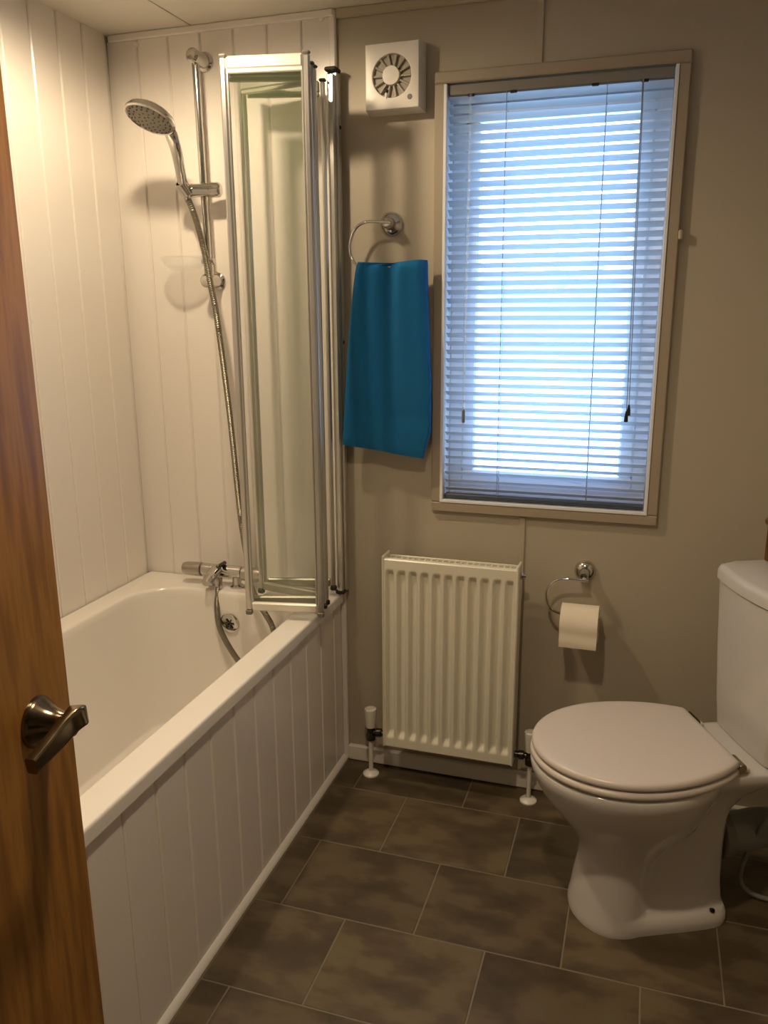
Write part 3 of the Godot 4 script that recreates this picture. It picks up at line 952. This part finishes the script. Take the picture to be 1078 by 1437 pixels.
# ---------------------------------------------------------------- toilet
func toilet() -> void:
	# own frame: x towards the cistern, z towards the near side, turned 25 degrees into the corner
	var ang := deg_to_rad(25.0)
	var o0 := Vector3(0.906 * 0.58 + 0.423 * 0.73, 0, -0.423 * 0.58 + 0.906 * 0.73)
	var xf := Transform3D(Basis(Vector3.UP, ang), o0)
	var t := thing("toilet", "white close-coupled toilet with the lid down, set at an angle in the corner", "toilet", xf)
	var mb := MB.new()
	# outline: for each height the bowl ellipse joined to the trapway and ledge behind it; x measured from u = 0.58
	var lev := [ # y, front, bowl rear, bowl half width, rear end, rear half width
		[0.0, -0.125, 0.045, 0.105, 0.214, 0.103], [0.010, -0.126, 0.045, 0.106, 0.215, 0.104], [0.026, -0.124, 0.045, 0.103, 0.214, 0.103], [0.036, -0.122, 0.045, 0.101, 0.212, 0.092], [0.044, -0.121, 0.045, 0.100, 0.212, 0.074],
		[0.08, -0.116, 0.045, 0.096, 0.212, 0.066], [0.12, -0.109, 0.045, 0.092, 0.212, 0.062], [0.155, -0.106, 0.05, 0.092, 0.212, 0.060], [0.185, -0.113, 0.075, 0.098, 0.212, 0.060], [0.215, -0.130, 0.11, 0.110, 0.213, 0.060],
		[0.245, -0.152, 0.155, 0.126, 0.215, 0.062], [0.275, -0.177, 0.165, 0.143, 0.222, 0.068], [0.305, -0.199, 0.175, 0.159, 0.242, 0.078], [0.330, -0.213, 0.182, 0.171, 0.280, 0.092], [0.350, -0.221, 0.188, 0.178, 0.345, 0.106],
		[0.362, -0.226, 0.192, 0.183, 0.405, 0.116], [0.374, -0.228, 0.194, 0.185, 0.415, 0.119], [0.384, -0.227, 0.193, 0.184, 0.414, 0.118], [0.389, -0.222, 0.190, 0.180, 0.410, 0.114], [0.390, -0.210, 0.18, 0.168, 0.398, 0.102]]
	var rings := []
	var nn := 96
	for L in lev:
		var rg := PackedVector3Array()
		for j in nn:
			var a := TAU * j / nn
			var cx := cos(a); var sz := sin(a)
			var c0: float = (L[1] + L[2]) / 2.0
			var ea: float = (L[2] - L[1]) / 2.0
			# ray from origin to the ellipse centred on c0
			var A: float = cx * cx / (ea * ea) + sz * sz / (L[3] * L[3])
			var B: float = -2.0 * cx * c0 / (ea * ea)
			var C: float = c0 * c0 / (ea * ea) - 1.0
			var r1 := (-B + sqrt(maxf(B * B - 4 * A * C, 0.0))) / (2 * A)
			# rounded slab from -0.05 back to the rear end
			var r2 := 0.0
			var ex := 7.0
			var rx: float = L[4] if cx > 0 else 0.05
			r2 = 1.0 / pow(pow(absf(cx) / rx, ex) + pow(absf(sz) / L[5], ex), 1.0 / ex)
			var k := 0.012
			var hh := clampf(0.5 + 0.5 * (r1 - r2) / k, 0.0, 1.0)
			var rr := lerpf(r2, r1, hh) + k * hh * (1.0 - hh)
			rg.append(Vector3(cx * rr, L[0], sz * rr))
		rings.append(rg)
	mb.loft(rings)
	var pan := part(mb, "pan", M.ceramic, t, true, 60.0)
	mb = MB.new()
	mb.lathe(Vector3(0.17, 0.036, 0.089), Vector3(0, 1, 0), [[0.006, 0.0], [0.006, 0.004], [0.0, 0.006]], 12)
	part(mb, "floor_screw", M.dark_chrome, pan, true)
	# seat and lid
	var outline := func(grow: float, y: float) -> PackedVector3Array:
		var o := PackedVector3Array()
		for j in 48:
			var a := PI / 2 + PI * j / 47.0
			o.append(Vector3(-0.02 + cos(a) * (0.208 + grow), y, sin(a) * (0.184 + grow)))
		for j in 17:
			var x := lerpf(-0.02, 0.18 + grow, (j + 1) / 17.0)
			o.append(Vector3(x, y, -(0.184 + grow) * sqrt(1.0 - pow((x + 0.02) / 0.262, 2))))
		for j in 17:
			var x := lerpf(0.18 + grow, -0.02, j / 17.0)
			o.append(Vector3(x, y, (0.184 + grow) * sqrt(1.0 - pow((x + 0.02) / 0.262, 2))))
		return o
	mb = MB.new()
	mb.loft([outline.call(-0.006, 0.3915), outline.call(0.0, 0.395), outline.call(0.0015, 0.401), outline.call(-0.001, 0.407), outline.call(-0.008, 0.410)])
	part(mb, "seat", M.seat_plastic, t, true, 60.0)
	mb = MB.new()
	mb.loft([outline.call(-0.009, 0.4125), outline.call(-0.003, 0.414), outline.call(-0.001, 0.419), outline.call(-0.003, 0.426), outline.call(-0.009, 0.4295), outline.call(-0.02, 0.431), outline.call(-0.09, 0.434)])
	part(mb, "lid", M.seat_plastic, t, true, 60.0)
	for s in [-1.0, 1.0]:
		mb = MB.new()
		mb.lathe(Vector3(0.186, 0.409, s * 0.098), Vector3(0, 0, s), [[0.009, -0.022], [0.0105, -0.020], [0.0105, 0.020], [0.009, 0.022], [0.0, 0.022]], 16)
		part(mb, "hinge", M.nickel if s > 0 else M.dark_chrome, t, true)
		mb = MB.new()
		mb.box(Vector3(0.196, 0.397, s * 0.098), Vector3(0.030, 0.012, 0.022), 0.003)
		part(mb, "hinge_foot", M.seat_plastic, t, true)
	# cistern: tapers downwards, bowed front
	var sec := func(y: float, hw: float, xf0: float, xr: float, bow: float) -> PackedVector3Array:
		var o := PackedVector3Array()
		var rc := 0.028
		for j in 33:
			var f := j / 32.0
			var z := lerpf(-hw, hw, f)
			var e := clampf((absf(z) - (hw - rc)) / rc, 0.0, 1.0)
			o.append(Vector3(xf0 - bow * (1.0 - pow(z / hw, 2)) + rc * (1.0 - sqrt(maxf(0.0, 1.0 - e * e))), y, z))
		for j in 9:
			var f := j / 8.0
			o.append(Vector3(xr, y, lerpf(hw, -hw, f)))
		return o
	mb = MB.new()
	mb.loft([sec.call(0.391, 0.112, 0.254, 0.405, 0.004), sec.call(0.40, 0.120, 0.250, 0.410, 0.005), sec.call(0.46, 0.127, 0.248, 0.412, 0.010), sec.call(0.58, 0.139, 0.246, 0.414, 0.016), sec.call(0.70, 0.148, 0.244, 0.415, 0.020), sec.call(0.745, 0.151, 0.243, 0.415, 0.021)])
	part(mb, "cistern", M.ceramic, t, true, 50.0)
	mb = MB.new()
	mb.loft([sec.call(0.7465, 0.152, 0.242, 0.416, 0.021), sec.call(0.749, 0.1555, 0.239, 0.419, 0.022), sec.call(0.768, 0.1555, 0.239, 0.419, 0.022), sec.call(0.777, 0.151, 0.243, 0.416, 0.022), sec.call(0.781, 0.141, 0.253, 0.408, 0.020), sec.call(0.783, 0.09, 0.30, 0.37, 0.012)])
	var cl := part(mb, "cistern_lid", M.ceramic, t, true, 50.0)
	mb = MB.new()
	mb.lathe(Vector3(0.325, 0.782, 0.06), Vector3(0, 1, 0), [[0.026, 0.0], [0.026, 0.004], [0.022, 0.006], [0.0, 0.007]], 28)
	part(mb, "flush_button", M.chrome, cl, true)
	# waste pipe and water hose behind the pan
	var wp := thing("waste_pipe", "grey waste pipe running back from the toilet pan to the wall", "pipe", Transform3D(Basis(), Vector3(1.14, 0, 0.30)))
	mb = MB.new()
	mb.tube(curve([xf * Vector3(0.232, 0.17, 0.0), xf * Vector3(0.28, 0.17, 0.0), xf * Vector3(0.35, 0.165, -0.01), Vector3(1.309, 0.16, 0.22)], 0.012), 0.046, 22)
	var wpm := part(mb, "elbow", M.pipe_grey, wp)
	mb = MB.new()
	mb.lathe(xf * Vector3(0.2135, 0.17, 0.0), xf.basis.x, [[0.052, 0.0], [0.056, 0.003], [0.056, 0.022], [0.050, 0.026]], 24)
	part(mb, "rubber_collar", M.grey_plastic, wpm)
	var wh := thing("water_hose", "thin pale supply hose looping to the floor behind the toilet", "hose", Transform3D(Basis(), Vector3(1.12, 0, 0.38)))
	mb = MB.new()
	mb.tube(curve([Vector3(1.17, 0.355, 0.345), Vector3(1.14, 0.26, 0.335), Vector3(1.105, 0.15, 0.325), Vector3(1.092, 0.075, 0.315), Vector3(1.100, 0.032, 0.31), Vector3(1.135, 0.012, 0.31), Vector3(1.20, 0.0085, 0.31), Vector3(1.309, 0.0085, 0.32)], 0.008), 0.0058, 12)
	part(mb, "tube", M.pipe_grey, wh)
	# box on the cistern
	var bxf := Transform3D(Basis(Vector3.UP, ang), xf * Vector3(0.372, 0.7838, -0.070))
	var bx := thing("wooden_box", "brown wooden box with an overhanging lid standing on the cistern", "box", bxf)
	mb = MB.new()
	mb.box(Vector3(0, 0.043, 0), Vector3(0.060, 0.086, 0.12), 0.003)
	part(mb, "body", M.dark_wood, bx, true)
	mb = MB.new()
	mb.box(Vector3(0, 0.093, 0), Vector3(0.070, 0.016, 0.130), 0.004)
	part(mb, "lid", M.dark_wood, bx, true)

# ---------------------------------------------------------------- door
func door() -> void:
	# own frame: z from the closing edge to the hinge, x out of the face that shows
	var a := deg_to_rad(8.0)
	var xf := Transform3D(Basis(Vector3.UP, a), Vector3(0.233, 0, 1.466))
	var d := setting("door_1", "open brown wood-grain door with a satin metal lever handle")
	d.transform = xf
	frames[d] = xf
	var mb := MB.new()
	mb.box(Vector3(-0.020, 0.985, 0.315), Vector3(0.040, 1.955, 0.63), 0.003)
	part(mb, "leaf", M.wood, d, true)
	mb = MB.new()
	var rc := Vector3(0.0, 0.950, 0.064)
	mb.lathe(rc, Vector3(1, 0, 0), [[0.0265, -0.0005], [0.0265, 0.003], [0.0245, 0.007], [0.0195, 0.013], [0.0150, 0.022], [0.0125, 0.030], [0.0115, 0.042], [0.0, 0.043]], 36)
	var rose := part(mb, "door_handle", M.handle_chrome, d, true)
	mb = MB.new()
	var P := [Vector3(0.034, 0.952, 0.064), Vector3(0.043, 0.956, 0.064), Vector3(0.048, 0.961, 0.066), Vector3(0.050, 0.964, 0.075), Vector3(0.050, 0.961, 0.100), Vector3(0.049, 0.957, 0.125), Vector3(0.048, 0.954, 0.148)]
	var path := curve(P, 0.004)
	var rings := []
	for i in path.size():
		var f := float(i) / (path.size() - 1)
		var t := (path[mini(i + 1, path.size() - 1)] - path[maxi(i - 1, 0)]).normalized()
		var up := (Vector3.UP - t * t.y).normalized()
		var w := t.cross(up)
		var hu := lerpf(0.010, 0.0118, smoothstep(0.1, 0.3, f)) * (1.0 - 0.30 * smoothstep(0.45, 1.0, f))
		var hw := lerpf(0.010, 0.0055, smoothstep(0.1, 0.45, f))
		var rg := PackedVector3Array()
		for j in 20:
			var an := TAU * j / 20.0
			var cu := signf(cos(an)) * pow(absf(cos(an)), 0.36)
			var cw := signf(sin(an)) * pow(absf(sin(an)), 0.36)
			rg.append(path[i] + up * cu * hu + w * cw * hw)
		rings.append(rg)
	mb.loft(rings)
	part(mb, "lever", M.handle_chrome, rose, true, 35.0)
	for y in [0.25, 1.0, 1.75]:
		mb = MB.new()
		mb.lathe(Vector3(0.004, y - 0.04, 0.632), Vector3(0, 1, 0), [[0.006, 0.0], [0.006, 0.08]], 14)
		part(mb, "hinge_pin", M.nickel, d, true)

# ---------------------------------------------------------------- small fittings
func open_ring(pts: Array) -> MB:
	var mb := MB.new()
	mb.tube(curve(pts, 0.004), 0.0038, 12)
	return mb

func mount(at: Vector3, r: float, depth: float) -> MB:
	var mb := MB.new()
	mb.lathe(at, Vector3(0, 0, 1), [[r, -0.001], [r, 0.004], [r * 0.9, 0.010], [r * 0.72, 0.015], [r * 0.5, 0.018], [r * 0.42, depth - 0.004], [r * 0.3, depth], [0.0, depth + 0.001]], 36)
	return mb

func fittings() -> void:
	# extractor fan
	var c := Vector3(0.1640, 1.9005, 0.0)
	var f := thing("extractor_fan", "square white extractor fan with a round grille, high on the wall left of the window", "fan", Transform3D(Basis(), c))
	var mb := MB.new()
	var n := 48
	var zf := 0.047
	var outer := []
	for j in n:
		var d := Vector2(cos(TAU * j / n), sin(TAU * j / n))
		outer.append((d / maxf(absf(d.x), absf(d.y))).clamp(Vector2(-1, -1), Vector2(1, 1)))
	var square := func(z: float, hw: float, hh: float) -> PackedVector3Array:
		var o := PackedVector3Array()
		for q in outer: o.append(c + Vector3(q.x * hw, q.y * hh, z))
		return o
	var circle := func(z: float, r: float) -> PackedVector3Array:
		var o := PackedVector3Array()
		for j in n: o.append(c + Vector3(r * cos(TAU * j / n), r * sin(TAU * j / n), z))
		return o
	mb.loft([square.call(-0.003, 0.0735, 0.0785), square.call(0.006, 0.0735, 0.0785), square.call(0.010, 0.0722, 0.0772), square.call(zf - 0.006, 0.0685, 0.0742), square.call(zf - 0.0015, 0.0675, 0.0732), square.call(zf, 0.0655, 0.0712), circle.call(zf + 0.001, 0.0512), circle.call(zf, 0.0495), circle.call(zf - 0.009, 0.048)], true, false)
	part(mb, "housing", M.white_plastic, f, false, 35.0)
	mb = MB.new()
	mb.lathe(c + Vector3(0, 0, zf - 0.011), Vector3(0, 0, 1), [[0.049, 0.0], [0.049, 0.002], [0.0, 0.003]], 40)
	var gr := part(mb, "grille", M.grille_grey, f)
	for i in 14:
		mb = MB.new()
		mb.box(Vector3(0.0350, 0, 0), Vector3(0.026, 0.0045, 0.008), 0.0008, Transform3D(Basis(Vector3(0, 0, 1), TAU * i / 14.0) * Basis(Vector3(1, 0, 0), 0.3), c + Vector3(0, 0, zf - 0.0055)))
		part(mb, "blade", M.grille_blade, gr)
	mb = MB.new()
	mb.lathe(c + Vector3(-0.002, 0.001, zf - 0.014), Vector3(0, 0, 1), [[0.0225, 0.0], [0.0225, 0.013], [0.021, 0.016], [0.0, 0.0165]], 36)
	part(mb, "centre_disc", M.white_plastic, f)
	mb = MB.new()
	mb.lathe(c + Vector3(-0.014, -0.032, zf - 0.012), Vector3(0, 0, 1), [[0.004, 0.0], [0.004, 0.014], [0.0, 0.015]], 14)
	part(mb, "shutter_stud", M.black_rubber, f)
	mb = MB.new()
	mb.box(c + Vector3(-0.014, -0.044, zf - 0.002), Vector3(0.007, 0.017, 0.009), 0.003)
	part(mb, "shutter_tab", M.white_trim, f)
	mb = MB.new()
	mb.lathe(c + Vector3(0.046, -0.050, zf - 0.001), Vector3(0, 0, 1), [[0.0065, 0.0], [0.0065, 0.0018], [0.0, 0.002]], 20)
	part(mb, "round_badge", M.grey_plastic, f)
	# towel ring
	var tr := thing("towel_ring", "open chrome towel ring on a round wall disc beside the shower screen", "towel ring", Transform3D(Basis(), Vector3(0.147, 1.563, -0.004)))
	part(mount(Vector3(0.147, 1.563, -0.004), 0.031, 0.050), "wall_disc", M.chrome, tr)
	part(open_ring([Vector3(0.160, 1.563, 0.046), Vector3(0.135, 1.565, 0.046), Vector3(0.095, 1.566, 0.047), Vector3(0.068, 1.553, 0.048), Vector3(0.052, 1.520, 0.049), Vector3(0.052, 1.488, 0.050), Vector3(0.066, 1.463, 0.051), Vector3(0.092, 1.455, 0.052), Vector3(0.17, 1.454, 0.052), Vector3(0.25, 1.454, 0.052)]), "ring", M.chrome, tr)
	# towel
	var tw := thing("towel", "teal blue terry hand towel hanging folded over the chrome ring", "towel", Transform3D(Basis(), Vector3(0.155, 0.965, 0.055)))
	mb = MB.new()
	var rings := []
	var rows := 44
	for i in rows + 1:
		var v := float(i) / rows
		var xl := lerpf(0.078, 0.028, pow(v, 0.7))
		var xr := lerpf(0.256, 0.268, smoothstep(0.0, 0.75, v)) - 0.017 * smoothstep(0.85, 1.0, v)
		var rg := PackedVector3Array()
		var m := 40
		for s in 2:
			for j in m:
				var u := float(j) / (m - 1)
				if s == 1: u = 1.0 - u
				var x := lerpf(xl, xr, u)
				var ytop := 1.468 - 0.008 * sin(u * 5.0) - 0.006 * u
				var ybot := lerpf(0.992, 0.962, u) + (0.0 if s == 0 else 0.004)
				var y := lerpf(ytop, ybot, v)
				var amp := 0.010 * (1.0 - 0.55 * v)
				var fold := amp * sin(u * 9.5 + 0.7 + 0.6 * v) + 0.006 * sin(u * 4.0 + 2.0 * v) + 0.004 * sin(u * 21.0 + 1.0) * (1.0 - v)
				var th := 0.013 * (0.45 + 0.55 * smoothstep(0.0, 0.03, v)) * (0.55 + 0.45 * sqrt(maxf(0.0, 1.0 - pow(2.0 * u - 1.0, 6))))
				if v > 0.985: th *= 0.7
				# woven border near the hem
				if absf(v - 0.80) < 0.035: th -= 0.0022
				rg.append(Vector3(x, y, 0.054 + fold * (1.0 if s == 0 else 0.75) + (th if s == 0 else -th)))
		rings.append(rg)
	mb.loft(rings)
	part(mb, "cloth", M.towel_teal, tw, false, 70.0)
	# paper holder and roll
	var ph := thing("paper_holder", "open chrome toilet paper holder on a round wall disc right of the radiator", "paper holder", Transform3D(Basis(), Vector3(0.683, 0.672, -0.004)))
	part(mount(Vector3(0.683, 0.672, -0.004), 0.028, 0.056), "wall_disc", M.chrome, ph)
	part(open_ring([Vector3(0.695, 0.662, 0.052), Vector3(0.668, 0.662, 0.053), Vector3(0.640, 0.662, 0.055), Vector3(0.612, 0.655, 0.057), Vector3(0.595, 0.634, 0.059), Vector3(0.592, 0.608, 0.060), Vector3(0.602, 0.583, 0.061), Vector3(0.622, 0.570, 0.062), Vector3(0.68, 0.566, 0.063), Vector3(0.735, 0.565, 0.063)]), "arm", M.chrome, ph)
	var pr := thing("toilet_roll", "cream toilet paper roll on the chrome holder, loose sheet hanging in front", "toilet roll", Transform3D(Basis(), Vector3(0.68, 0.55, 0.063)))
	mb = MB.new()
	var rc := Vector3(0.632, 0.548, 0.063)
	mb.lathe(rc, Vector3(1, 0, 0), [[0.020, 0.0], [0.0475, 0.0], [0.049, 0.0015], [0.049, 0.0945], [0.0475, 0.096], [0.020, 0.096], [0.020, 0.0]], 48, false, false)
	part(mb, "paper", M.paper, pr)
	mb = MB.new()
	mb.lathe(rc, Vector3(1, 0, 0), [[0.0185, 0.0005], [0.0198, 0.0005], [0.0198, 0.0955], [0.0185, 0.0955], [0.0185, 0.0005]], 32, false, false)
	part(mb, "card_core", M.card, pr)
	mb = MB.new()
	var sh0 := PackedVector3Array(); var sh1 := PackedVector3Array()
	var pts := []
	for i in 15:
		var a := deg_to_rad(lerpf(100.0, 4.0, i / 14.0))
		pts.append(Vector2(0.548 + sin(a) * 0.0498, 0.063 + cos(a) * 0.0498))
	for i in 8:
		pts.append(Vector2(0.548 - 0.005 - i * 0.0068, 0.1128 - 0.0012 * sin(i * 0.9)))
	for q in pts:
		sh0.append(Vector3(0.6325, q.x, q.y)); sh1.append(Vector3(0.7275, q.x, q.y))
	for k in range(pts.size() - 1, -1, -1):
		var q: Vector2 = pts[k]
		var inw := (Vector2(0.548, 0.063) - q).normalized() * 0.0005 if k < 15 else Vector2(0, -0.0005)
		sh0.append(Vector3(0.6325, q.x + inw.x, q.y + inw.y)); sh1.append(Vector3(0.7275, q.x + inw.x, q.y + inw.y))
	mb.loft([sh0, sh1], false, false)
	part(mb, "loose_sheet", M.paper, pr)
